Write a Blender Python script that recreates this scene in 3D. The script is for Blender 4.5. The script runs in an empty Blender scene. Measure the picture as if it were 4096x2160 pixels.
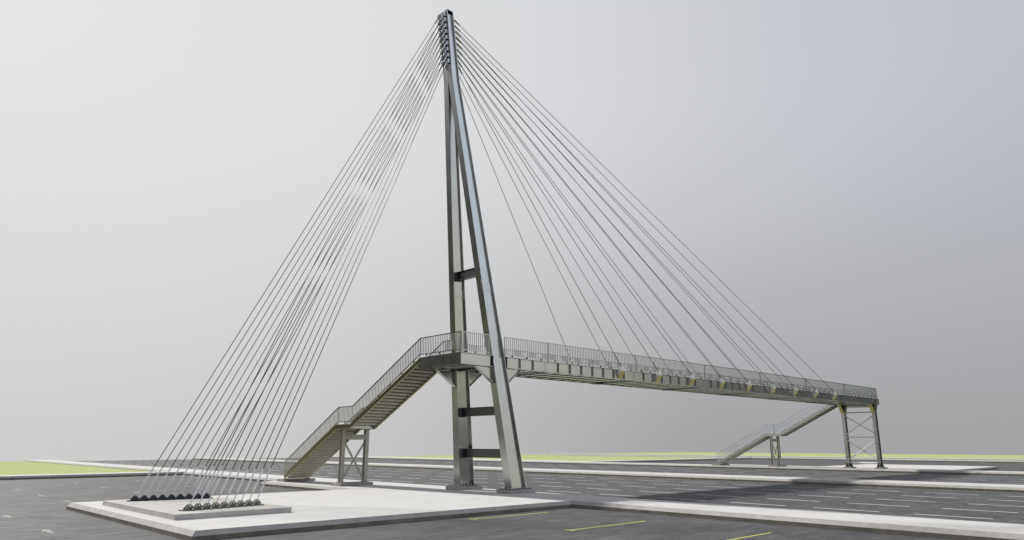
import bpy, math, random
from mathutils import Vector as V
random.seed(7)
S = bpy.context.scene
COL = S.collection
R = math.radians

# ------------------------------------------------------------------ helpers
class MB:
    """collects solid shapes; build() links them as ONE mesh object"""
    def __init__(s): s.v = []; s.f = []
    def hexa(s, p):                      # 8 points: bottom 4 (ccw), top 4 (ccw)
        n = len(s.v); s.v += [tuple(q) for q in p]
        for a in ((3,2,1,0),(4,5,6,7),(0,1,5,4),(1,2,6,5),(2,3,7,6),(3,0,4,7)):
            s.f.append(tuple(n+i for i in a))
    def box(s, x0, x1, y0, y1, z0, z1):
        s.hexa([(x0,y0,z0),(x1,y0,z0),(x1,y1,z0),(x0,y1,z0),(x0,y0,z1),(x1,y0,z1),(x1,y1,z1),(x0,y1,z1)])
    def bar(s, p0, p1, w, h, up=(0,0,1), w1=None, h1=None):
        p0, p1 = V(p0), V(p1); d = (p1-p0).normalized(); u = V(up)
        u = (u - d*u.dot(d)).normalized(); r = d.cross(u)
        w1 = w if w1 is None else w1; h1 = h if h1 is None else h1
        q = []
        for p, a, b in ((p0,w,h),(p1,w1,h1)):
            q += [p-r*a/2-u*b/2, p+r*a/2-u*b/2, p+r*a/2+u*b/2, p-r*a/2+u*b/2]
        s.hexa(q)
    def tube(s, p0, p1, r0, r1=None, n=10):
        r1 = r0 if r1 is None else r1
        p0, p1 = V(p0), V(p1); d = (p1-p0).normalized()
        u = V((0,0,1)) if abs(d.z) < .95 else V((1,0,0))
        u = (u - d*u.dot(d)).normalized(); r = d.cross(u); m = len(s.v)
        for p, a in ((p0,r0),(p1,r1)):
            for k in range(n):
                t = 2*math.pi*k/n; s.v.append(tuple(p + (r*math.cos(t)+u*math.sin(t))*a))
        for k in range(n):
            j = (k+1) % n; s.f.append((m+k, m+j, m+n+j, m+n+k))
        s.f.append(tuple(m+k for k in reversed(range(n)))); s.f.append(tuple(m+n+k for k in range(n)))
    def prism(s, pts, off):              # planar polygon extruded by off
        n = len(pts); m = len(s.v); o = V(off)
        s.v += [tuple(p) for p in pts] + [tuple(V(p)+o) for p in pts]
        s.f.append(tuple(m+k for k in reversed(range(n)))); s.f.append(tuple(m+n+k for k in range(n)))
        for k in range(n):
            j = (k+1) % n; s.f.append((m+k, m+j, m+n+j, m+n+k))
    def bolt(s, p, d, r=.022, h=.03):
        p = V(p); s.tube(p, p+V(d).normalized()*h, r, r*.9, 6)
    def poly(s, pts):
        m = len(s.v); s.v += [tuple(p) for p in pts]; s.f.append(tuple(range(m, m+len(pts))))
    def build(s, name, mat, parent=None, smooth=False, bevel=0):
        me = bpy.data.meshes.new(name); me.from_pydata(s.v, [], s.f); me.update()
        import bmesh
        bm = bmesh.new(); bm.from_mesh(me); bmesh.ops.recalc_face_normals(bm, faces=bm.faces); bm.to_mesh(me); bm.free()
        o = bpy.data.objects.new(name, me); COL.objects.link(o)
        if mat: me.materials.append(mat)
        if smooth:
            for p in me.polygons: p.use_smooth = True
        if bevel:
            b = o.modifiers.new('bevel', 'BEVEL'); b.width = bevel; b.segments = 2; b.limit_method = 'ANGLE'
        if parent:
            o.parent = parent
            l = V(root_loc(parent)); 
            for vt in me.vertices: vt.co -= l
        return o
def root_loc(o):
    l = V(o.location)
    while o.parent: o = o.parent; l += o.location
    return l
def tag(o, label=None, cat=None, group=None, kind=None):
    if label: o['label'] = label
    if cat: o['category'] = cat
    if group: o['group'] = group
    if kind: o['kind'] = kind
    return o
def thing(name, loc, label, cat, group=None):
    o = bpy.data.objects.new(name, None); COL.objects.link(o); o.location = loc; o.empty_display_size = .2
    return tag(o, label, cat, group)
def copy_tree(o, parent=None):
    c = o.copy(); COL.objects.link(c); c.parent = parent
    for ch in [q for q in bpy.data.objects if q.parent == o]: copy_tree(ch, c)
    return c

# ------------------------------------------------------------------ materials
def mat(name, col, rough=.5, metal=0, var=.0, scale=3, bump=0, bscale=40, spec=.5, stretch=None, rvar=0):
    m = bpy.data.materials.new(name); m.use_nodes = True; nt = m.node_tree; N = nt.nodes; L = nt.links
    b = N['Principled BSDF']; b.inputs['Roughness'].default_value = rough; b.inputs['Metallic'].default_value = metal
    b.inputs['Specular IOR Level'].default_value = spec
    b.inputs['Base Color'].default_value = (*col, 1)
    tc = N.new('ShaderNodeTexCoord'); vec = tc.outputs['Object']
    if stretch:
        mp = N.new('ShaderNodeMapping'); mp.inputs['Scale'].default_value = stretch; L.new(vec, mp.inputs[0]); vec = mp.outputs[0]
    if var:
        n1 = N.new('ShaderNodeTexNoise'); n1.inputs['Scale'].default_value = scale; n1.inputs['Detail'].default_value = 6
        n1.inputs['Roughness'].default_value = .65; L.new(vec, n1.inputs['Vector'])
        mr = N.new('ShaderNodeMapRange'); mr.inputs['From Min'].default_value = .3; mr.inputs['From Max'].default_value = .7
        mr.inputs['To Min'].default_value = 1-var; mr.inputs['To Max'].default_value = 1+var; L.new(n1.outputs['Fac'], mr.inputs['Value'])
        hs = N.new('ShaderNodeVectorMath'); hs.operation = 'SCALE'; hs.inputs[0].default_value = col
        L.new(mr.outputs[0], hs.inputs['Scale']); L.new(hs.outputs[0], b.inputs['Base Color'])
        if rvar:
            m2 = N.new('ShaderNodeMapRange'); m2.inputs['From Min'].default_value = .3; m2.inputs['From Max'].default_value = .7
            m2.inputs['To Min'].default_value = rough-rvar; m2.inputs['To Max'].default_value = rough+rvar
            L.new(n1.outputs['Fac'], m2.inputs['Value']); L.new(m2.outputs[0], b.inputs['Roughness'])
    if bump:
        n2 = N.new('ShaderNodeTexNoise'); n2.inputs['Scale'].default_value = bscale; n2.inputs['Detail'].default_value = 4
        L.new(vec, n2.inputs['Vector']); bp = N.new('ShaderNodeBump'); bp.inputs['Strength'].default_value = bump
        bp.inputs['Distance'].default_value = .02; L.new(n2.outputs['Fac'], bp.inputs['Height']); L.new(bp.outputs[0], b.inputs['Normal'])
    return m
M = dict(
    steel=mat('weathered_steel', (.43,.433,.415), .235, 1, .07, 1.1, rvar=.02),
    rail=mat('rail_steel', (.40,.41,.41), .26, 1, .06, 4),
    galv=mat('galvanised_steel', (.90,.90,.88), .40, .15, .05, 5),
    zinc=mat('zinc_bolt', (.85,.86,.88), .3, .7),
    olive=mat('olive_lawn_reflection', (.80,.69,.25), .5, 0, .08, 3),  # lawn reflection on down-facing plates, put into the colour
    cross=mat('floor_beam_reflection', (.90,.91,.90), .5, 0, .05, 3),  # pale reflection of the ground put into the beam colour
    bright=mat('bright_zinc_coat', (.93,.93,.93), .13, 1, .03, 3),
    darksteel=mat('dark_beam_steel', (.22,.222,.23), .30, 1, .08, 1.5),
    olive_edge=mat('olive_edge_tint', (.40,.35,.15), .5, 0, .08, 3),  # stair strips: lawn reflection put into the colour; far braces share it
    tread=mat('beige_stair_plate', (.60,.57,.48), .5, .2, .14, 5),
    dark=mat('dark_plate', (.05,.055,.06), .5, .4, .1, 6),
    lugd=mat('black_lug_steel', (.035,.04,.045), .5, .3, .1, 8),
    lugo=mat('brown_lug_steel', (.15,.145,.115), .5, .4, .15, 8),
    deck=mat('deck_plate', (.22,.23,.23), .6, .2, .08, 3),
    cable=mat('black_cable', (.035,.035,.033), .45, .2),
    sock=mat('bright_socket_steel', (.60,.62,.65), .35, .6, .04, 6),
    socko=mat('olive_socket_steel', (.30,.28,.18), .45, .5, .05, 6),
    conc=mat('footing_concrete', (.34,.325,.31), .85, 0, .18, 2.2, .15, 50),
    block=mat('anchor_block_concrete', (.47,.455,.435), .85, 0, .14, 1.5, .12, 40),
)
def pavement_mat():
    m = bpy.data.materials.new('pavement_concrete'); m.use_nodes = True; nt = m.node_tree; N = nt.nodes; L = nt.links
    b = N['Principled BSDF']; b.inputs['Roughness'].default_value = .85; b.inputs['Specular IOR Level'].default_value = .25
    tc = N.new('ShaderNodeTexCoord')
    br = N.new('ShaderNodeTexBrick'); br.inputs['Scale'].default_value = 1; br.inputs['Color1'].default_value = (.59,.585,.575,1)
    br.inputs['Color2'].default_value = (.575,.57,.56,1); br.inputs['Mortar'].default_value = (.55,.545,.53,1)
    br.inputs['Brick Width'].default_value = 1.2; br.inputs['Row Height'].default_value = .6; br.inputs['Mortar Size'].default_value = .012
    L.new(tc.outputs['Object'], br.inputs['Vector'])
    n = N.new('ShaderNodeTexNoise'); n.inputs['Scale'].default_value = .9; n.inputs['Detail'].default_value = 7; L.new(tc.outputs['Object'], n.inputs['Vector'])
    mr = N.new('ShaderNodeMapRange'); mr.inputs['From Min'].default_value = .3; mr.inputs['From Max'].default_value = .7
    mr.inputs['To Min'].default_value = .94; mr.inputs['To Max'].default_value = 1.05; L.new(n.outputs['Fac'], mr.inputs['Value'])
    sc = N.new('ShaderNodeVectorMath'); sc.operation = 'SCALE'; L.new(br.outputs['Color'], sc.inputs[0]); L.new(mr.outputs[0], sc.inputs['Scale'])
    L.new(sc.outputs[0], b.inputs['Base Color'])
    return m
M['pave'] = pavement_mat()
M['kerb'] = mat('kerb_concrete', (.43,.415,.40), .85, 0, .16, 2.6, .1, 30, spec=.25)
M['kerb_low'] = mat('shaded_kerb_base', (.18,.165,.145), .9, 0, .30, 1.6, .15, 30, spec=.2)  # shade of the upright face put into a darker kerb colour
def asphalt_mat(name, col, st):
    m = bpy.data.materials.new(name); m.use_nodes = True; nt = m.node_tree; N = nt.nodes; L = nt.links
    b = N['Principled BSDF']; b.inputs['Specular IOR Level'].default_value = .3
    tc = N.new('ShaderNodeTexCoord')
    mp = N.new('ShaderNodeMapping'); mp.inputs['Scale'].default_value = st; mp.inputs['Rotation'].default_value = (0,0,R(-44))
    L.new(tc.outputs['Object'], mp.inputs[0])
    def noise(sc, det, src):
        n = N.new('ShaderNodeTexNoise'); n.inputs['Scale'].default_value = sc; n.inputs['Detail'].default_value = det
        n.inputs['Roughness'].default_value = .7; L.new(src, n.inputs['Vector']); return n
    def rng(n, a, c, lo=.3, hi=.7):
        r = N.new('ShaderNodeMapRange'); r.inputs['From Min'].default_value = lo; r.inputs['From Max'].default_value = hi
        r.inputs['To Min'].default_value = a; r.inputs['To Max'].default_value = c; L.new(n.outputs['Fac'], r.inputs['Value']); return r
    a = noise(.35, 10, tc.outputs['Object']); c = noise(1.7, 12, mp.outputs[0])
    ra = rng(a, .74, 1.26); rc = rng(c, .62, 1.42, .28, .72)
    mu = N.new('ShaderNodeMath'); mu.operation = 'MULTIPLY'; L.new(ra.outputs[0], mu.inputs[0]); L.new(rc.outputs[0], mu.inputs[1])
    sc = N.new('ShaderNodeVectorMath'); sc.operation = 'SCALE'; sc.inputs[0].default_value = col; L.new(mu.outputs[0], sc.inputs['Scale'])
    L.new(sc.outputs[0], b.inputs['Base Color'])
    rr = rng(c, .82, .52); L.new(rr.outputs[0], b.inputs['Roughness'])
    f = noise(45, 3, tc.outputs['Object']); bp = N.new('ShaderNodeBump'); bp.inputs['Strength'].default_value = .25; bp.inputs['Distance'].default_value = .01
    L.new(f.outputs['Fac'], bp.inputs['Height']); L.new(bp.outputs[0], b.inputs['Normal'])
    return m
M['asph'] = asphalt_mat('worn_asphalt', (.084,.086,.089), (.55,1.6,1))
def grass_mat():
    m = bpy.data.materials.new('pale_lawn'); m.use_nodes = True; nt = m.node_tree; N = nt.nodes; L = nt.links
    b = N['Principled BSDF']; b.inputs['Roughness'].default_value = 1; b.inputs['Specular IOR Level'].default_value = .05
    tc = N.new('ShaderNodeTexCoord')
    n = N.new('ShaderNodeTexNoise'); n.inputs['Scale'].default_value = .35; n.inputs['Detail'].default_value = 8; L.new(tc.outputs['Object'], n.inputs['Vector'])
    cr = N.new('ShaderNodeValToRGB'); cr.color_ramp.elements[0].position = .3; cr.color_ramp.elements[1].position = .7
    cr.color_ramp.elements[0].color = (.39,.44,.195,1); cr.color_ramp.elements[1].color = (.425,.475,.225,1)
    L.new(n.outputs['Fac'], cr.inputs['Fac']); L.new(cr.outputs['Color'], b.inputs['Base Color'])
    return m
M['grass'] = grass_mat()
def paint_mat(name, col, wear):
    m = bpy.data.materials.new(name); m.use_nodes = True; nt = m.node_tree; N = nt.nodes; L = nt.links
    b = N['Principled BSDF']; b.inputs['Roughness'].default_value = .7
    tc = N.new('ShaderNodeTexCoord')
    n = N.new('ShaderNodeTexNoise'); n.inputs['Scale'].default_value = 2.6; n.inputs['Detail'].default_value = 6; L.new(tc.outputs['Object'], n.inputs['Vector'])
    cr = N.new('ShaderNodeValToRGB'); cr.color_ramp.elements[0].position = .24; cr.color_ramp.elements[1].position = .24+wear
    cr.color_ramp.elements[0].color = (.16,.16,.14,1); cr.color_ramp.elements[1].color = (*col,1)
    L.new(n.outputs['Fac'], cr.inputs['Fac']); L.new(cr.outputs['Color'], b.inputs['Base Color'])
    return m
M['white'] = paint_mat('white_road_paint', (.80,.80,.80), .06)
M['yellow'] = paint_mat('yellow_road_paint', (.56,.55,.13), .16)
M['faded'] = paint_mat('faded_white_paint', (.30,.31,.30), .25)

# ------------------------------------------------------------------ setting
ZR = -.29                                             # road level, pavements stand at z = 0
X0, X1, Y0, Y1 = -137, 191, -112, 112                 # the finished site
g = MB(); g.box(X0, X1, Y0, Y1, -4, ZR); tag(g.build('road', M['asph']), kind='structure')

def kerbed(name, x0, x1, y0, y1, sides='NSEW', ztop=0):
    """raised pavement: flat top, sloping kerb stone and upright kerb base on the named sides"""
    d = .13; zm = -.15; zb = ZR-.05
    W = d if 'W' in sides else 0; E_ = d if 'E' in sides else 0; S_ = d if 'S' in sides else 0; N_ = d if 'N' in sides else 0
    me = bpy.data.meshes.new(name)
    t = [(x0,y0,ztop),(x1,y0,ztop),(x1,y1,ztop),(x0,y1,ztop)]
    mm = [(x0-W,y0-S_,zm),(x1+E_,y0-S_,zm),(x1+E_,y1+N_,zm),(x0-W,y1+N_,zm)]
    bb = [(x,y,zb) for x,y,z in mm]
    f = [(0,1,2,3)]; mi = [0]
    for k in range(4):
        j = (k+1) % 4; f.append((4+k,4+j,j,k)); mi.append(1); f.append((8+k,8+j,4+j,4+k)); mi.append(2)
    me.from_pydata(t+mm+bb, [], f); 
    for q in ('pave','kerb','kerb_low'): me.materials.append(M[q])
    for p, i in zip(me.polygons, mi): p.material_index = i
    me.update(); o = bpy.data.objects.new(name, me); COL.objects.link(o); tag(o, kind='structure'); return o
PL, PR = -1.89, 1.2                                   # near pavement
kerbed('pavement', PL, PR, Y0+.3, Y1-.3, 'EW')
kerbed('pavement', 52.6, 55.69, Y0+.3, Y1-.3, 'EW')   # far pavement
kerbed('median_strip', 25.15, 28.65, Y0+.3, Y1-.3, 'EW')
kerbed('plaza', -18.88, PL-.003, -7.8, 6.8, 'WSN')
kerbed('pavement', -4.4, PL-.003, 6.93, 18.75, 'WN')       # widening under the near stair
kerbed('plaza', 55.693, 72.3, -7.75, 6.6, 'ESN')
kerbed('pavement', 55.693, 58.2, 6.73, 18.75, 'EN')
kerbed('footpath', 106.95, 110.2, Y0+.3, Y1-.3, 'EW')
kerbed('footpath', 122, 125, Y0+.3, Y1-.3, 'EW')
# lawns with their own kerbs
ZG = -.19
def lawn(x0, x1, y0, y1):
    l = MB(); l.box(x0, x1, y0, y1, ZR-.1, ZG); tag(l.build('lawn', M['grass']), kind='structure')
lawn(X0+.2, PL-.135, 43.35, Y1-.1)
kerbed('lawn_kerb', X0+.2, PL-.003, 40.75, 43.35, 'S')
lawn(58.4, 106.8, 42.9, Y1-.1)
kerbed('lawn_kerb', 55.693, 58.4, 40.25, Y1-.3, 'S')
kerbed('lawn_kerb', 58.403, 104.5, 40.25, 42.9, 'ES')
lawn(125.135, X1-.2, Y0+.1, Y1-.1)
lawn(58.4, 106.8, Y0+.1, -60)

# road markings: thin paint sheets on the asphalt
w = MB(); z = ZR+.004
for x in (5.88, 9.65, 13.42, 17.19, 20.97, 32.85, 36.6, 40.38, 44.15, 48.0):
    k = -24
    while 1.18+4.2*k < 110:
        y1 = 1.18+4.2*k
        if y1-2.85 > -110: w.poly([(x-.075,y1-2.85,z),(x+.075,y1-2.85,z),(x+.075,y1,z),(x-.075,y1,z)])
        k += 1
tag(w.build('lane_markings', M['white']), kind='structure')
y = MB()
for x in (2.1, 24.58, 29.2, 51.8):
    y.poly([(x-.04,-110,z),(x+.04,-110,z),(x+.04,110,z),(x-.04,110,z)])
tag(y.build('edge_lines', M['yellow']), kind='structure')
y = MB()
def bay(xa, xb, yy):
    y.poly([(min(xa,xb),yy-.055,z),(max(xa,xb),yy-.055,z),(max(xa,xb),yy+.055,z),(min(xa,xb),yy+.055,z)])
    s = .06; y.poly([(xa-s,yy-.22,z+.002),(xa+s,yy-.22,z+.002),(xa+s,yy+.22,z+.002),(xa-s,yy+.22,z+.002)])
for yy in (-8.8,-13.8,-18.8,-23.8,-28.8,11.4,16.4,21.4,26.5,31.5,36.5): bay(-8.74, -4.48, yy)
for k in range(20):
    yy = 11.4+5*k if k < 6 else -8.8-5*(k-6)
    bay(62.55, 58.4, yy); 
    if yy > -60: bay(101.6, 105.9, yy)
for yy in (-3.8, 1.2, 6.3): bay(101.6, 105.9, yy)
tag(y.build('parking_lines', M['yellow']), kind='structure')
a = MB()
def arrow(x, yc, s):
    L = 1.35; hl = .62
    a.poly([(x-.055,yc-s*L/2,z),(x+.055,yc-s*L/2,z),(x+.055,yc+s*(L/2-hl),z),(x-.055,yc+s*(L/2-hl),z)][::s])
    a.poly([(x-.19,yc+s*(L/2-hl),z),(x+.19,yc+s*(L/2-hl),z),(x,yc+s*L/2,z)][::s])
for yc in (24.8, 17.75, 12.1, 31.8, 5, -2, -9): arrow(-17.83 if yc > 7 else -21.5, yc, 1)
for yc in (31.15, 24.1, 17.1): arrow(-13.1, yc, -1)
for k in range(12): arrow(80, 38-7*k, 1); arrow(84.5, 38-7*k, -1)
tag(a.build('direction_arrows', M['faded']), kind='structure')

# ------------------------------------------------------------------ pylon
def xc(z): return -.1387*(z-.2)
def hd(z): return .535-.302*(z-.2)/28
def yc(z): return 2.145-.0822*(z-.24)
ZT = 28.2; ZK = 23.85; ZP = .20
py = thing('cable_stay_pylon', (0,0,ZP), 'tall grey steel pylon whose two legs join into one leaning mast head', 'pylon')
TF = .035
def tapered(mb, z0, z1, fx0, fx1, fy0, fy1):
    """solid between two levels; fx/fy give the x and y limits at a level"""
    p = []
    for zz in (z0, z1):
        a, b, c, d = fx0(zz), fx1(zz), fy0(zz), fy1(zz)
        p += [(a,c,zz),(b,c,zz),(b,d,zz),(a,d,zz)]
    mb.hexa(p)
FH = .258; WS = .09                                  # web offset inside the leg section
for s in (-1, 1):
    lm = MB(); zb = ZP+.035
    # flange half width shrinks so that the two legs just meet at the crotch
    fh = lambda q: FH+(yc(ZK)-FH)*(q-zb)/(ZK-zb)
    lo = lambda q: (s*yc(q)-fh(q)); hi = lambda q: (s*yc(q)+fh(q))
    tapered(lm, zb, ZK, lambda q: xc(q)-hd(q), lambda q: xc(q)-hd(q)+TF, lo, hi)
    tapered(lm, zb, ZK, lambda q: xc(q)+hd(q)-TF, lambda q: xc(q)+hd(q), lo, hi)
    tapered(lm, zb, ZK, lambda q: xc(q)-hd(q)+TF, lambda q: xc(q)+hd(q)-TF, lambda q: s*yc(q)-.012-WS, lambda q: s*yc(q)+.012-WS)
    leg = lm.build('leg', M['steel'], py)
    b = MB(); b.box(-.80,.80,s*yc(.2)-.43,s*yc(.2)+.43,ZP,ZP+.035); b.build('base_plate', M['dark'], leg)
    for i in range(7):
        for ys in (-1,1):
            q = MB(); px_ = -.72+.24*i; pyy = s*yc(.2)+ys*.36
            q.tube((px_,pyy,ZP+.035),(px_,pyy,ZP+.075),.03,.03,6); q.tube((px_,pyy,ZP+.075),(px_,pyy,ZP+.12),.014,.014,6); q.build('anchor_bolt', M['zinc'], leg)
    for ys in (-.14,.14):
        q = MB(); q.tube((-.72,s*yc(.2)+ys,ZP+.035),(-.72,s*yc(.2)+ys,ZP+.10),.028,.02,6); q.build('anchor_bolt', M['zinc'], leg)
    # bolted splice about 11 m up
    za, zb2 = 10.78, 11.57
    q = MB()
    for fx in (-1, 1):
        if fx < 0:
            tapered(q, za, zb2, lambda k: xc(k)-hd(k)-.016, lambda k: xc(k)-hd(k)-.0005, lambda k: lo(k)+.02, lambda k: hi(k)-.02)
        for side in (lo, hi):
            sg = 1 if side is lo else -1
            tapered(q, za, zb2, lambda k: xc(k)+fx*(hd(k)-TF)-(.016 if fx > 0 else -.0005), lambda k: xc(k)+fx*(hd(k)-TF)+(.016 if fx < 0 else -.0005),
                    lambda k: min(side(k)+sg*.01, side(k)+sg*.19), lambda k: max(side(k)+sg*.01, side(k)+sg*.19))
    for ys in (-1, 1):
        tapered(q, 10.9, 11.4, lambda k: xc(k)-.28, lambda k: xc(k)+.28, lambda k: s*yc(k)-WS+ys*.0125-(.014 if ys<0 else 0), lambda k: s*yc(k)-WS+ys*.0125+(.014 if ys>0 else 0))
    q.build('splice_plate', M['steel'], leg)
    q = MB()
    for k in range(8):
        zz = za+.05+.1*k
        for side, sg in ((lo,1),(hi,-1)):
            q.bolt((xc(zz)-hd(zz)-.016, side(zz)+sg*.05, zz), (-1,0,0), .02)
            for off in (.05,.13):
                q.bolt((xc(zz)+hd(zz)-TF-.016, side(zz)+sg*off, zz), (-1,0,0), .02)
                q.bolt((xc(zz)-hd(zz)+TF+.016, side(zz)+sg*off, zz), (1,0,0), .02)
    for i in range(5):
        for k in range(4):
            zz = 10.97+.12*k; q.bolt((xc(zz)-.22+.11*i, s*yc(zz)-.027-WS, zz), (0,-1,0), .018, .02)
    tag(q.build('splice_bolts', M['zinc'], leg), kind='stuff')
    # bolts of the portal beams showing on the outer web, and the girder end plates
    q = MB()
    if s < 0:
        for zc in (12.1, 6.85, 4.32, 2.03):
            for dx in (-.13,.13):
                for k in range(4): q.bolt((xc(zc)+dx, s*yc(zc)-.012-WS, zc-.18+.12*k), (0,-1,0), .018, .02)
    for k in range(12):
        zz = 5.82+.117*k
        for fx in (-1,1):
            for off in (.06,.45):
                q.bolt((xc(zz)+fx*(hd(zz)-(TF if fx>0 else 0))-(.0 if fx<0 else 0), lo(zz)+off, zz), (-1,0,0), .022, .025)
    tag(q.build('flange_bolts', M['zinc'], leg), kind='stuff')
# mast head
lm = MB()
hy = lambda q: 2*yc(ZK)+(.442-2*yc(ZK))*(q-ZK)/(ZT-ZK)
wy = lambda q: yc(ZK)+(.30-yc(ZK))*(q-ZK)/(ZT-ZK)
ZW = ZT-.03
tapered(lm, ZK, ZW, lambda q: xc(q)-hd(q), lambda q: xc(q)-hd(q)+TF, lambda q: -hy(q), lambda q: hy(q))
tapered(lm, ZK, ZW, lambda q: xc(q)+hd(q)-TF, lambda q: xc(q)+hd(q), lambda q: -hy(q), lambda q: hy(q))
for s in (-1, 1):
    tapered(lm, ZK, ZW-.16, lambda q: xc(q)-hd(q)+TF, lambda q: xc(q)+hd(q)-TF, lambda q: s*wy(q)-.012-(WS if q < ZK+.1 else 0), lambda q: s*wy(q)+.012-(WS if q < ZK+.1 else 0))
lm.build('mast_head', M['steel'], py)
b = MB(); b.box(xc(ZT)-.25, xc(ZT)+.25, -.46, .46, ZT-.03, ZT+.005); b.build('cap_plate', M['steel'], py)
# portal beams between the legs
for zc, dp, xo in ((12.13,.50,0),(4.32,.48,0),(2.03,.48,0),(6.83,.32,-.12)):
    b = MB(); x = xc(zc)+xo; fw = .32; yb = yc(zc)-.012-WS
    b.box(x-fw/2,x+fw/2,-yb+.03,yb-.03,zc+dp/2-.025,zc+dp/2); b.box(x-fw/2,x+fw/2,-yb+.03,yb-.03,zc-dp/2,zc-dp/2+.025)
    b.box(x-.01,x+.01,-yb+.03,yb-.03,zc-dp/2+.025,zc+dp/2-.025)
    pb = b.build('portal_beam', M['darksteel'], py)
    for s in (-1, 1):
        e = MB(); y0 = s*(yc(zc)-.012)-WS if s > 0 else s*(yc(zc)-.012)-WS+.024; e.box(x-.21,x+.21,min(y0,y0-s*.028),max(y0,y0-s*.028),zc-dp/2-.03,zc+dp/2+.03)
        e.build('end_plate', M['dark'], pb)
    e = MB()
    for k in range(4): e.bolt((x-.18, yc(zc)-.04-WS, zc-.18+.12*k), (-.4,-1,0), .02, .03); e.bolt((x+.18, yc(zc)-.04-WS, zc-.18+.12*k), (0,-1,0), .02, .03)
    tag(e.build('end_plate_bolts', M['zinc'], pb), kind='stuff')
# girder haunches at the legs
GY = 1.76
for s in (-1, 1):
    for fx in (-1, 1):
        b = MB(); zt_, zl = 6.625, 5.76; xt = xc(6.6)+fx*hd(6.6); xl = xc(zl)+fx*hd(zl); xo = xt+fx*1.2
        yy = s*1.66
        b.prism([(xt+fx*.02,yy-.01,zt_),(xo,yy-.01,zt_),(xl+fx*.02,yy-.01,zl)], (0,.02,0))
        hb = b.build('haunch_plate', M['steel'], py)
        c = MB(); d = V((xl-xo,0,zl-zt_)).normalized(); n = V((-d.z,0,d.x)); n = n if n.x*fx > 0 else -n
        c.bar(V((xo,yy,zt_-.01))+n*.012, V((xl+fx*.02,yy,zl))+n*.012, .24, .02, up=n)
        c.build('haunch_flange', M['steel'], hb)
# cable lugs on the mast head
def lug_z(k): return 27.93-.375*k
def make_lug(k, s, fx):
    zz = lug_z(k); x = xc(zz)+fx*hd(zz); yy = s*.235
    b = MB()
    for dy in (-.075, .075):
        b.prism([(x,yy+dy-.012,zz+.14),(x+fx*.10,yy+dy-.012,zz+.13),(x+fx*.20,yy+dy-.012,zz-.02),(x+fx*.18,yy+dy-.012,zz-.12),(x,yy+dy-.012,zz-.17)], (0,.024,0))
    b.box(min(x,x+fx*.015),max(x,x+fx*.015),yy-.13,yy+.13,zz-.17,zz+.17)
    l = b.build('cable_lug', M['steel'], py)
    q = MB(); q.tube((x+fx*.12,yy-.12,zz-.02),(x+fx*.12,yy+.12,zz-.02),.03,.03,8)
    for dy in (-.11,.11):
        for dz in (-.12,.12): q.bolt((x+fx*.015,yy+dy,zz+dz),(fx,0,0),.018,.02)
    q.build('clevis_pin', M['zinc'], l)
    return V((x+fx*.13, yy, zz-.03))
TOP = {}
for fx in (-1,1):
    for s in (-1,1):
        for k in range(9): TOP[fx,s,k] = make_lug(k, s, fx)

# ------------------------------------------------------------------ footbridge
fb = thing('footbridge_deck', (26,0,6.6), 'long steel girder footbridge with tubular railings crossing above both carriageways', 'footbridge')
XE = 54.63; XL = -3.73; ZD = 7.257; ZB = 6.64
def girder(name, xa, xb, yy):
    b = MB(); fw = .232
    b.box(xa,xb,yy-fw/2,yy+fw/2,ZD-.025,ZD); b.box(xa,xb,yy-fw/2,yy+fw/2,ZB,ZB+.025); b.box(xa,xb,yy-.008,yy+.008,ZB+.025,ZD-.025)
    return b.build(name, M['steel'], fb)
xl_a = xc(6.95)-hd(6.95)-.05; xl_b = xc(6.95)+hd(6.95)+.05
SPL = [2.95+8.55*k for k in range(7) if 2.95+8.55*k < 53]
STI = [.68,1.74]+[2.95+8.55*k+.94+1.06*j for k in range(7) for j in range(7) if 2.95+8.55*k+.94+1.06*j < 54]
for s in (-1,1):
    lg = girder('landing_girder', XL, xl_a, s*GY); gd = girder('main_girder', xl_b, XE, s*GY)
    for G, x in ((lg, xl_a), (gd, xl_b)):
        e = MB(); e.box(x-.018 if G is lg else x-.0, x if G is lg else x+.018, s*GY-.135, s*GY+.2 if s < 0 else s*GY+.135, ZB-.02, ZD+.01); e.build('end_plate', M['dark'], G)
    for x in (STI if s < 0 else []):
        b = MB(); b.box(x-.012,x+.012,s*GY-.112,s*GY-.0085,ZB+.0255,ZD-.0255)
        b.bolt((x-.012,s*GY-.07,ZB+.12),(-1,0,0),.02,.015); b.bolt((x-.012,s*GY-.07,ZD-.12),(-1,0,0),.02,.015)
        st = b.build('web_stiffener', M['steel'], gd)
    for x in SPL:
        b = MB(); o = s*GY
        b.box(x-.18,x+.18,o-.02,o-.0085,ZB+.05,ZD-.05); b.box(x-.35,x+.35,o-.11,o+.11,ZB-.014,ZB-.0005); b.box(x-.35,x+.35,o-.11,o+.11,ZD+.0005,ZD+.012)
        b.build('splice_plate', M['steel'], gd)
        b = MB()
        for i in range(6):
            for dy in (-.09,-.05,.05,.09):
                b.bolt((x-.29+.116*i,o+dy,ZB-.014),(0,0,-1),.015,.025)
                b.bolt((x-.29+.116*i,o+dy,ZD+.012),(0,0,1),.015,.02)
        for i in range(4):
            for k in range(6): b.bolt((x-.12+.08*i,o-.02,ZB+.1+.083*k),(0,-1,0),.013,.015)
        tag(b.build('splice_bolts', M['zinc'], gd), kind='stuff')
b = MB(); b.box(XL-.012, XL, -GY-.116, 1.72, ZB, ZD); b.build('end_fascia', M['steel'], fb)
b = MB(); b.box(XE, XE+.015, -GY-.116, GY+.116, ZB, ZD); b.build('end_fascia', M['steel'], fb)
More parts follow.
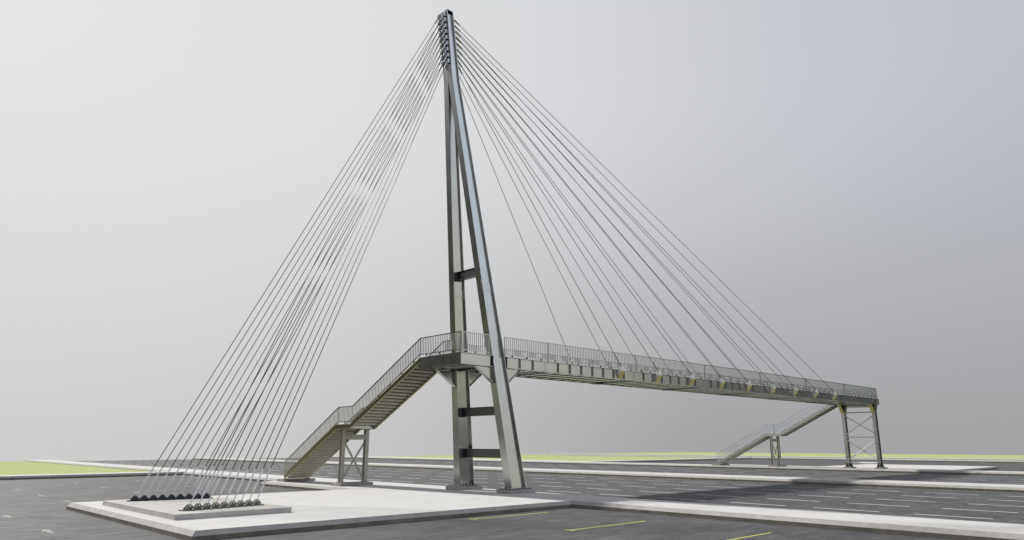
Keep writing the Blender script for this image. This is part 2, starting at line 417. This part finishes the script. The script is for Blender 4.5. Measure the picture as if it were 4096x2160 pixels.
for x in [-2.9,-2.0]+STI:
    b = MB(); ya = GY-.009
    b.box(x-.006,x+.006,-ya,ya,6.681,7.17); b.box(x-.06,x+.06,-ya,ya,7.17,7.185)
    fbm = b.build('floor_beam', M['cross'], fb)
    b = MB(); b.box(x-.12,x+.12,-ya+.105,ya-.105,6.663,6.68); b.build('bottom_flange', M['bright'], fbm)
b = MB(); b.box(XL,-1.6,-GY+.12,GY-.12,7.19,7.235); b.box(-1.6,-.3,-1.28,1.28,7.19,7.235); b.box(-.3,XE,-GY+.12,GY-.12,7.19,7.235); b.build('deck_plate', M['deck'], fb)

def railing(pts, parent, step=.152, close=(True,True), rm=None):
    """pts: list of (x,y,zbottom,ztop) ; one framed panel with upright bars"""
    f = MB(); bl = MB()
    for a_, c_ in zip(pts[:-1], pts[1:]):
        f.bar(a_[:2]+(a_[3]-.022,), c_[:2]+(c_[3]-.022,), .055, .045); f.bar(a_[:2]+(a_[2]+.02,), c_[:2]+(c_[2]+.02,), .045, .04)
        L = math.hypot(c_[0]-a_[0], c_[1]-a_[1]); n = max(1, round(L/step))
        for i in range(1, n):
            t = i/n; x = a_[0]+(c_[0]-a_[0])*t; y_ = a_[1]+(c_[1]-a_[1])*t; z0 = a_[2]+(c_[2]-a_[2])*t; z1 = a_[3]+(c_[3]-a_[3])*t
            bl.box(x-.0145,x+.0145,y_-.0145,y_+.0145,z0+.035,z1-.04)
    for p, cl in ((pts[0],close[0]),(pts[-1],close[1])):
        if cl: f.box(p[0]-.022,p[0]+.022,p[1]-.022,p[1]+.022,p[2]-.09,p[3]-.0)
    for q in pts[1:-1]: f.box(q[0]-.02,q[0]+.02,q[1]-.02,q[1]+.02,q[2],q[3])
    rm = rm or M['rail']; r = f.build('railing_panel', rm, parent); bl.build('baluster_infill', rm, r)
    ft = MB()
    for a_, c_ in zip(pts[:-1], pts[1:]):
        L = math.hypot(c_[0]-a_[0], c_[1]-a_[1]); n = max(1, int(L/1.05))
        for i in range(n):
            t = (i+.5)/n; x = a_[0]+(c_[0]-a_[0])*t; y_ = a_[1]+(c_[1]-a_[1])*t; z0 = a_[2]+(c_[2]-a_[2])*t
            ft.box(x-.03,x+.03,y_-.03,y_+.03,z0-.10,z0+.005)
    ft.build('railing_foot', M['dark'], r)
    return r
zr0, zr1 = 7.36, 8.365; RY = 1.87
def deckpanel(xa, xb, yy): return railing([(xa,yy,zr0,zr1),(xb,yy,zr0,zr1)], fb)
deckpanel(XL+.03, -1.78, -RY)
brk = [-.62]+SPL+[54.25]
for a_, c_ in zip(brk[:-1], brk[1:]): deckpanel(a_+.04, c_-.04, -RY)
brk = [-.62]+SPL[:-1]+[SPL[-1],52.4]
for a_, c_ in zip(brk[:-1], brk[1:]): deckpanel(a_+.04, c_-.04, RY)
railing([(54.25,-RY+.06,zr0,zr1),(54.25,RY,zr0,zr1)], fb)
# cable outriggers on the girders
LOW = {}
for k in range(9):
    xb = 9.80+4.168*k
    for s in (-1,1):
        b = MB(); pts = [(xb-.18,s*1.7685,ZD-.026),(xb-.18,s*1.88,ZD-.026),(xb-.18,s*1.88,ZD+.014),(xb-.18,s*2.12,ZD+.014),(xb-.18,s*2.12,7.16),(xb-.18,s*1.7685,6.67)]
        b.prism(pts, (.36,0,0)); br = b.build('cable_outrigger', M['galv'], fb)
        c = MB(); c.hexa([(xb-.186,s*1.775,6.66),(xb+.186,s*1.775,6.66),(xb+.186,s*2.128,7.158),(xb-.186,s*2.128,7.158),
                          (xb-.186,s*1.755,6.675),(xb+.186,s*1.755,6.675),(xb+.186,s*2.108,7.17),(xb-.186,s*2.108,7.17)])
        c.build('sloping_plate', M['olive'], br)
        c = MB()
        for dy in (-.055,.055):
            c.prism([(xb-.15,s*2.0+dy-.012,ZD+.0145),(xb+.12,s*2.0+dy-.012,ZD+.0145),(xb+.08,s*2.0+dy-.012,7.42),(xb-.02,s*2.0+dy-.012,7.46),(xb-.12,s*2.0+dy-.012,7.40)], (0,.024,0))
        lug = c.build('cable_lug', M['galv'], br)
        c = MB(); c.tube((xb-.03,s*2.0-.09,7.385),(xb-.03,s*2.0+.09,7.385),.025,.025,8); c.build('clevis_pin', M['zinc'], lug)
        LOW[s,k] = V((xb-.03,s*2.0,7.385))

# ------------------------------------------------------------------ staircases
def make_stair(strip, rail):
    st = thing('staircase', (-2.6,10,.19), '', 'staircase')
    # stringer side profile (y, z top, z bottom)
    top = [(1.70,7.238),(8.75,3.728),(10.39,3.728),(17.02,.34)]
    XO, XI = -3.73, -2.0
    prof = [(1.70,7.238,6.965),(8.76,3.728,3.455),(10.38,3.728,3.455),(16.95,.34,.07)]
    for x, face in ((XO,1),(XI,-1)):
        b = MB(); fl = MB(); fa, fb_ = (x-.05, x+.011) if face > 0 else (x-.011, x+.10)
        for (ya,ta,ba),(yb,tb,bb_) in zip(prof[:-1],prof[1:]):
            if (yb,tb) == prof[-1][:2]: bb_ = max(bb_, .19)
            b.hexa([(x,ya,ba),(x+face*.01,ya,ba),(x+face*.01,yb,bb_),(x,yb,bb_),(x,ya,ta),(x+face*.01,ya,ta),(x+face*.01,yb,tb),(x,yb,tb)])
            for zt0, zt1, dz in ((ta,tb,.018),(ba,bb_,-.018)):
                fl.hexa([(fa,ya,zt0),(fb_,ya,zt0),(fb_,yb,zt1),(fa,yb,zt1),(fa,ya,zt0+dz),(fb_,ya,zt0+dz),(fb_,yb,zt1+dz),(fa,yb,zt1+dz)])
        sg = b.build('stringer', M['steel'], st); fl.build('flange_strip', strip, sg)
    def flight(ya, za, yb, zb_, n):
        for i in range(n):
            yy = ya+(yb-ya)*i/n; zz = za+(zb_-za)*(i+1)/n
            t = MB(); run = (yb-ya)/n
            t.box(XO+.012,XI-.012,yy,yy+run+.02,zz-.014,zz)
            sp = t.build('step', M['dark'], st)  # dark tread colour stands in for the shaded underside
            t = MB(); h_ = (za-zb_)/n
            t.box(XO+.012,XI-.012,yy-.012,yy+.008,zz+.0005,zz+h_-.0145); t.box(XO+.012,XI-.012,yy-.045,yy-.0121,zz+.10,zz+.128)
            t.build('riser', M['tread'], sp)
    flight(1.75, 7.2, 8.75, 3.68, 21); flight(10.40, 3.68, 16.85, .24, 20)
    b = MB(); b.box(XO+.012,XI-.012,8.76,10.38,3.62,3.675); b.box(XO+.012,XI-.012,8.78,8.80,3.46,3.62); b.box(XO+.012,XI-.012,10.34,10.36,3.46,3.62); b.build('mid_landing', M['steel'], st)
    out = [(XO,-1.78,zr0+.02,zr1),(XO,1.735,7.40,8.368),(XO,8.58,3.872,4.84),(XO,10.22,3.872,4.84),(XO,17.0,.42,1.385)]
    railing(out[:2], st, rm=rail, step=.155); railing(out[1:4], st, rm=rail, step=.155, close=(False,False)); railing(out[3:], st, rm=rail, step=.155)
    inn = [(XI,1.10,7.40,8.368),(XI,1.80,7.40,8.368),(XI,8.58,3.872,4.84),(XI,10.22,3.872,4.84),(XI,17.0,.42,1.385)]
    railing(inn[:4], st, rm=rail, step=.155); railing(inn[3:], st, rm=rail, step=.155)
    for x in (XO+.02, XI-.02):
        b = MB(); b.box(x-.1,x+.1,16.6,17.2,.186,.20); b.build('foot_plate', M['dark'], st)
    return st
DX = 56.55
M['rail_pale'] = mat('rail_steel_lit_copy', (.66,.69,.72), .4, .2, .05, 4)  # lighter copy of the rail steel, brighter reflection put into its colour
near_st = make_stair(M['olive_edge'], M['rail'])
near_st['label'] = 'dark steel staircase rising to the bridge landing beside the tall pylon'
far_st = make_stair(M['galv'], M['rail_pale']); far_st.location.x += DX  # pale strips and rails: brighter sky reflection put into the colour
far_st['label'] = 'pale distant staircase rising to the far end of the bridge'
near_st['group'] = far_st['group'] = 'staircases up to the footbridge'

# ------------------------------------------------------------------ trestles under the stair landings
M['galv_grey'] = mat('grey_trestle_steel', (.38,.37,.315), .5, .15, .12, 3)
def make_trestle(pm, bm_):
    t = thing('stair_trestle', (-2.6,9.95,.195), '', 'support frame')
    for xa in (-3.60,-1.88):
        b = MB(); w_ = .25; y0 = 9.83; z0, z1 = .21, 3.435
        b.box(xa,xa+w_,y0,y0+.02,z0,z1); b.box(xa,xa+w_,y0+.24,y0+.26,z0,z1); b.box(xa+w_/2-.008,xa+w_/2+.008,y0+.02,y0+.24,z0,z1)
        lg = b.build('post', pm, t)
        b = MB(); b.box(xa-.09,xa+w_+.09,y0-.07,y0+.33,.195,.2095); b.build('base_plate', M['dark'], lg); b = MB(); b.box(xa-.05,xa+w_+.05,y0-.03,y0+.29,3.4355,3.452); b.build('cap_plate', M['dark'], lg)
        for dx in (-.06,w_+.06):
            for yy in (y0-.03,y0+.29): b = MB(); b.tube((xa+dx,yy,.2095),(xa+dx,yy,.27),.022,.022,6); b.tube((xa+dx,yy,.27),(xa+dx,yy,.31),.012,.012,6); b.build('anchor_bolt', M['zinc'], lg)
    b = MB(); b.box(-3.349,-1.881,9.85,9.87,2.80,3.12); b.box(-3.349,-1.881,9.871,9.95,3.10,3.12); b.build('header_beam', pm, t)
    b = MB(); b.bar((-3.35,9.92,2.62),(-1.90,9.92,.42),.135,.03,up=(0,1,0)); b.build('cross_brace', bm_, t)
    b = MB(); b.bar((-1.88,9.98,2.62),(-3.36,9.98,.42),.135,.03,up=(0,1,0)); b.build('cross_brace', bm_, t)
    return t
tr = make_trestle(M['galv_grey'], M['galv_grey']); tr['label'] = 'beige steel trestle with crossed braces under the near stair landing'
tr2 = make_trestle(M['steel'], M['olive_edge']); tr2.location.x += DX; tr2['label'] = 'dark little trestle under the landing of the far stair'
tr['group'] = tr2['group'] = 'trestles under the stair landings'

# ------------------------------------------------------------------ far pier
pf = thing('bridge_pier', (53.8,0,.15), 'braced steel pier frame of two columns holding the far bridge end', 'pier')
for s in (-1,1):
    yy = s*1.6; b = MB(); xa, xb = 53.42, 53.95; fw = .34; z0, z1 = .17, 6.62
    b.box(xa,xa+.025,yy-fw/2,yy+fw/2,z0,z1); b.box(xb-.025,xb,yy-fw/2,yy+fw/2,z0,z1); b.box(xa+.025,xb-.025,yy-.01,yy+.01,z0,z1)
    col = b.build('column', M['steel'], pf)
    b = MB(); b.box(xa-.22,xb+.22,yy-fw/2-.14,yy+fw/2+.14,.149,.1695); b.build('base_plate', M['dark'], col); b = MB(); b.box(xa-.1,xb+.1,yy-fw/2-.02,yy+fw/2+.02,6.6205,6.639); b.build('cap_plate', M['dark'], col)
    for ox in (xa, xb):
        d = -1 if ox == xa else 1
        for dy in (-.12,.12):
            b = MB(); b.prism([(ox+d*.001,yy+dy-.01,.17),(ox+d*.2,yy+dy-.01,.17),(ox+d*.2,yy+dy-.01,.26),(ox+d*.03,yy+dy-.01,.60),(ox+d*.001,yy+dy-.01,.60)], (0,.02,0)); b.build('foot_gusset', M['dark'], col)
    for dy in (-1,1):
        for ox in (xa+.08,xb-.08):
            b = MB(); b.prism([(ox,yy+dy*(fw/2+.001),.17),(ox,yy+dy*(fw/2+.13),.17),(ox,yy+dy*(fw/2+.13),.24),(ox,yy+dy*(fw/2+.001),.55)], (.02,0,0)); b.build('foot_gusset', M['dark'], col)
    for dx in (-.15,.12,.41,.68):
        for dy in (-.25,.25): b = MB(); b.tube((xa+dx,yy+dy,.17),(xa+dx,yy+dy,.25),.025,.025,6); b.build('anchor_bolt', M['zinc'], col)
    # haunches
    b = MB(); b.hexa([(xa-.002,yy-.17,5.78),(xa-.002,yy+.17,5.78),(xa-.03,yy+.17,5.78),(xa-.03,yy-.17,5.78),(xa-.70,yy-.17,6.62),(xa-.70,yy+.17,6.62),(xa-.735,yy+.17,6.62),(xa-.735,yy-.17,6.62)])
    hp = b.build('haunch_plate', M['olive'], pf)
    b = MB(); b.prism([(xa-.002,yy-.01,5.85),(xa-.002,yy-.01,6.62),(xa-.66,yy-.01,6.62)], (0,.02,0)); b.build('haunch_web', M['dark'], hp)
    b = MB(); b.hexa([(xb+.002,yy-.15,5.85),(xb+.03,yy-.15,5.85),(xb+.03,yy+.15,5.85),(xb+.002,yy+.15,5.85),(xb+.60,yy-.15,6.62),(xb+.63,yy-.15,6.62),(xb+.63,yy+.15,6.62),(xb+.60,yy+.15,6.62)]); b.build('haunch_plate', M['galv'], pf)
xm = 53.68
for zz in (5.845, 3.235, .60):
    b = MB(); b.tube((xm,-1.59,zz),(xm,1.59,zz),.08,.08,12); b.build('strut', M['galv'], pf, smooth=False)
for za, zb_ in ((5.57,3.50),(2.93,.88)):
    b = MB(); b.tube((xm-.06,-1.59,za),(xm-.06,1.59,zb_),.066,.066,10); b.build('brace', M['galv'], pf)
    a1, a2 = V((xm+.03,1.59,za)), V((xm+.03,-1.59,zb_)); b = MB()
    b.tube(a1, a1.lerp(a2,.42), .066,.066,10); b.tube(a1.lerp(a2,.58), a2, .066,.066,10); br = b.build('brace', M['galv'], pf)
    b = MB(); b.bar(a1.lerp(a2,.40), a1.lerp(a2,.60), .02, .13, up=(0,1,1)); b.build('brace_joint', M['steel'], br)
b = MB(); b.box(53.55,53.80,-1.58,1.58,6.36,6.62); b.build('header_beam', M['steel'], pf)

# ------------------------------------------------------------------ concrete footings
def footing(x0, x1, y0, y1, z1, label):
    b = MB(); b.box(x0,x1,y0,y1,-.02,z1); o = b.build('concrete_footing', M['conc'], None, bevel=.012)
    c = V(((x0+x1)/2,(y0+y1)/2,0)); 
    for v in o.data.vertices: v.co -= c
    o.location = c
    return tag(o, label, 'footing', 'concrete footings under the bridge supports')
footing(-.935,.935,-2.16-.546,-2.16+.546,.199,'grey concrete footing under the pylon leg nearer the camera')
footing(-.935,.935,2.16-.546,2.16+.546,.199,'grey concrete footing under the pylon leg farther from the camera')
footing(-3.81,-1.45,9.41,10.5,.195,'long concrete footing under both posts of the near stair trestle')
footing(-3.82,-1.46,16.77,17.85,.186,'long concrete footing under the bottom step of the near staircase')
footing(53.04,54.58,-1.61-.4,-1.61+.4,.149,'concrete footing under the right-hand column of the far pier')
footing(53.04,54.58,1.61-.4,1.61+.4,.149,'concrete footing under the left-hand column of the far pier')
footing(52.74,55.1,9.3,10.4,.195,'concrete footing under the distant stair trestle')
footing(52.73,55.09,16.65,17.75,.186,'concrete footing under the bottom step of the distant staircase')

# ------------------------------------------------------------------ back-stay anchorage
b = MB(); b.box(-18.281,-13.983,-4.292,4.293,-.02,.188); ab = b.build('anchor_block', M['block'], None, bevel=.01)
tag(ab, 'low wide concrete block on the plaza carrying both rows of back stay anchors', 'anchor block')
ANC = {}
for s in (-1,1):
    pa, pb = V((-17.67,s*3.12,.19)), V((-14.36,s*2.50,.19)); d = (pb-pa).normalized(); n = V((-d.y,d.x,0))*(1)
    nm = M['lugo'] if s < 0 else M['lugd']  # near plate and lugs brown, far ones near-black
    ar = thing('anchor_rail', ((pa+pb)/2), 'brown anchor plate with nine lugs at the near edge of the block' if s < 0 else 'black anchor plate with nine lugs at the far side of the block', 'anchor plate', 'back stay anchor plates')
    q = MB(); q.bar(pa+V((0,0,.018)), pb+V((0,0,.018)), .34, .035); q.build('base_plate', nm, ar)
    for k in range(9):
        c = pa.lerp(pb, .085+.105*k) + V((0,0,.0362))
        m = MB()
        for o in (-.07,.07):
            prof = [(-.168,0),(.168,0),(.168,.05),(.05,.175),(.0,.195),(-.05,.175),(-.168,.05)]
            m.prism([c+d*u+n*(o-.014)+V((0,0,h)) for u,h in prof], n*.028)
        m2 = m.build('lug', nm, ar)
        q = MB(); q.tube(c+n*-.10+V((0,0,.13)), c+n*.10+V((0,0,.13)), .025,.025,8)
        q.tube(c+d*.09+n*-.125+V((0,0,.0)), c+d*.09+n*-.125+V((0,0,.045)), .03,.03,6)
        q.build('pin_and_bolt', M['zinc'] if s < 0 else nm, m2)
        ANC[s,k] = c+V((0,0,.13))

# ------------------------------------------------------------------ stay cables
ORD = ['first','second','third','fourth','fifth','sixth','seventh','eighth','ninth']
def stay(lo, hi, label, group, back):
    t = thing('stay_cable', lo, label, 'stay cable', group)
    d = (hi-lo).normalized(); L = (hi-lo).length
    m = MB()
    if back:
        m.tube(lo, lo+d*.34, .020, .022, 8); m.tube(lo+d*.34, lo+d*.40, .022, .040, 10); m.tube(lo+d*.40, lo+d*.88, .042, .042, 10)
        m.tube(lo+d*.88, lo+d*.94, .042, .030, 10); m.tube(lo+d*.94, lo+d*1.28, .029, .027, 10); m.tube(lo+d*1.28, lo+d*1.33, .034,.030,10); sl = 1.33
        m.build('turnbuckle', M['sock'], t)
    else:
        m.tube(lo, lo+d*.22, .022,.024,8); m.tube(lo+d*.22, lo+d*.75, .038,.036,10); m.tube(lo+d*.75, lo+d*.80, .044,.044,10); m.tube(lo+d*.80, lo+d*1.0, .026,.022,10); sl = 1.0
        m.build('turnbuckle', M['socko'], t)
    m = MB(); m.tube(hi, hi-d*.10, .03,.055,8); m.tube(hi-d*.10, hi-d*.52, .055,.045,10); m.tube(hi-d*.52, hi-d*.62, .034,.028,8)
    m.build('upper_socket', M['sock'] if back else M['socko'], t)
    m = MB(); m.tube(lo+d*(sl-.02), hi-d*.60, .0185, .0185, 6); m.build('strand', M['cable'], t)
for s in (-1,1):
    row = 'near' if s < 0 else 'far'
    for k in range(9):
        e = 'outermost' if k == 0 else ('innermost' if k == 8 else ORD[k]+' from the left')
        stay(ANC[s,k], TOP[-1,s,k], f'black back stay, {e} in the {row} anchor row', 'back stays from the pylon head to the anchor block', True)
        e = 'nearest the pylon' if k == 0 else ('farthest from the pylon' if k == 8 else ORD[k]+' out from the pylon')
        side = 'camera-side' if s < 0 else 'far'
        stay(LOW[s,k], TOP[1,s,8-k], f'black deck stay, {e} on the {side} girder', 'deck stays from the pylon head to the girders', False)

# ------------------------------------------------------------------ sky and sun
sd = V((-.22, 1.08, 1.0)).normalized()                # towards the sun
sun = bpy.data.lights.new('sun', 'SUN'); sun.energy = 4.3; sun.angle = R(2.5); sun.color = (1.0,.965,.91)
so = bpy.data.objects.new('sun', sun); COL.objects.link(so); so.rotation_euler = sd.to_track_quat('Z','Y').to_euler(); so.location = sd*80
wd = bpy.data.worlds.new('World'); S.world = wd; wd.use_nodes = True; nt = wd.node_tree; N = nt.nodes; L = nt.links
bg = N['Background']
sky = N.new('ShaderNodeTexSky'); sky.sky_type = 'NISHITA'; sky.sun_disc = False
sky.sun_elevation = math.asin(sd.z); sky.sun_rotation = math.atan2(sd.x, sd.y); sky.air_density = 1; sky.dust_density = 4
tc = N.new('ShaderNodeTexCoord'); sep = N.new('ShaderNodeSeparateXYZ'); L.new(tc.outputs['Generated'], sep.inputs[0])
flat = N.new('ShaderNodeVectorMath'); flat.operation = 'MULTIPLY'; flat.inputs[1].default_value = (1,1,0); L.new(tc.outputs['Generated'], flat.inputs[0])
nrm = N.new('ShaderNodeVectorMath'); nrm.operation = 'NORMALIZE'; L.new(flat.outputs[0], nrm.inputs[0])
def az(a):                                            # cosine of the bearing difference to azimuth a
    d = N.new('ShaderNodeVectorMath'); d.operation = 'DOT_PRODUCT'; d.inputs[1].default_value = (math.cos(R(a)), math.sin(R(a)), 0)
    L.new(nrm.outputs[0], d.inputs[0]); return d.outputs['Value']
def smooth(src, a, c, lo=0, hi=1):
    m = N.new('ShaderNodeMapRange'); m.interpolation_type = 'SMOOTHSTEP'; m.inputs['From Min'].default_value = a; m.inputs['From Max'].default_value = c
    m.inputs['To Min'].default_value = lo; m.inputs['To Max'].default_value = hi; L.new(src, m.inputs['Value']); return m.outputs[0]
def mix(fac, c1, c2):
    m = N.new('ShaderNodeMix'); m.data_type = 'RGBA'; L.new(fac, m.inputs['Factor'])
    for i, c in ((6,c1),(7,c2)):
        if isinstance(c, tuple): m.inputs[i].default_value = (*c,1)
        else: L.new(c, m.inputs[i])
    return m.outputs[2]
zel = sep.outputs['Z']
def mul(a_, b_):
    m = N.new('ShaderNodeMath'); m.operation = 'MULTIPLY'; L.new(a_, m.inputs[0]); L.new(b_, m.inputs[1]); return m.outputs[0]
hor = mix(smooth(az(92), .45, 1.0), (.365,.368,.378), (.605,.615,.605))      # overcast horizon: brighter towards the sun
hor = mix(smooth(az(-54), .74, .94), hor, (.86,.84,.72))                     # bright patch added behind the viewer to light the steel webs
hor = mix(smooth(az(148), .978, .996), hor, (1.0,1.0,.98))                    # bright patch added out of view for the far steel to reflect
up = mix(smooth(az(95), -.1, 1.0), (.50,.515,.575), (.725,.73,.727))           # higher overcast
up = mix(smooth(az(-52), .74, .96), up, (1.02,1.14,1.34))  # brightness added higher up for the mast head web to reflect
up = mix(smooth(az(165), .35, .92), up, (.56,.57,.61))  # out-of-view sky toned for the mast head to reflect
ov = mix(smooth(zel, -.02, .47), hor, up)
ov = mix(mul(smooth(az(124), .88, .975), smooth(zel, .17, .42, 1, 0)), ov, (.015,.015,.018))   # dark patch added behind left for the steel to reflect
ov = mix(mul(smooth(az(-17), .915, .985), smooth(zel, .12, .38, 1, 0)), ov, (.05,.06,.06))     # dark patch added out of view, mirrored in the far girders
ov = mix(smooth(zel, .60, .80), ov, (.125,.13,.15))                           # sky dimmed above the view to deepen the shadows
add = N.new('ShaderNodeMix'); add.data_type = 'RGBA'; add.blend_type = 'ADD'; add.inputs['Factor'].default_value = .004
L.new(ov, add.inputs[6]); L.new(sky.outputs[0], add.inputs[7])
L.new(add.outputs[2], bg.inputs['Color']); bg.inputs['Strength'].default_value = 1.0

# ------------------------------------------------------------------ camera
cam = bpy.data.cameras.new('camera'); co = bpy.data.objects.new('camera', cam); COL.objects.link(co)
co.location = (-27.6516,-30.7611,2.5307); co.rotation_euler = (math.pi/2+.2400, 0, .8077-math.pi/2)
cam.sensor_width = 36; cam.lens = 25.003; cam.clip_start = .1; cam.clip_end = 2000
S.camera = co
S.render.resolution_x = 1024; S.render.resolution_y = 540
S.view_settings.view_transform = 'Standard'; S.view_settings.look = 'None'; S.view_settings.exposure = 0; S.view_settings.gamma = 1
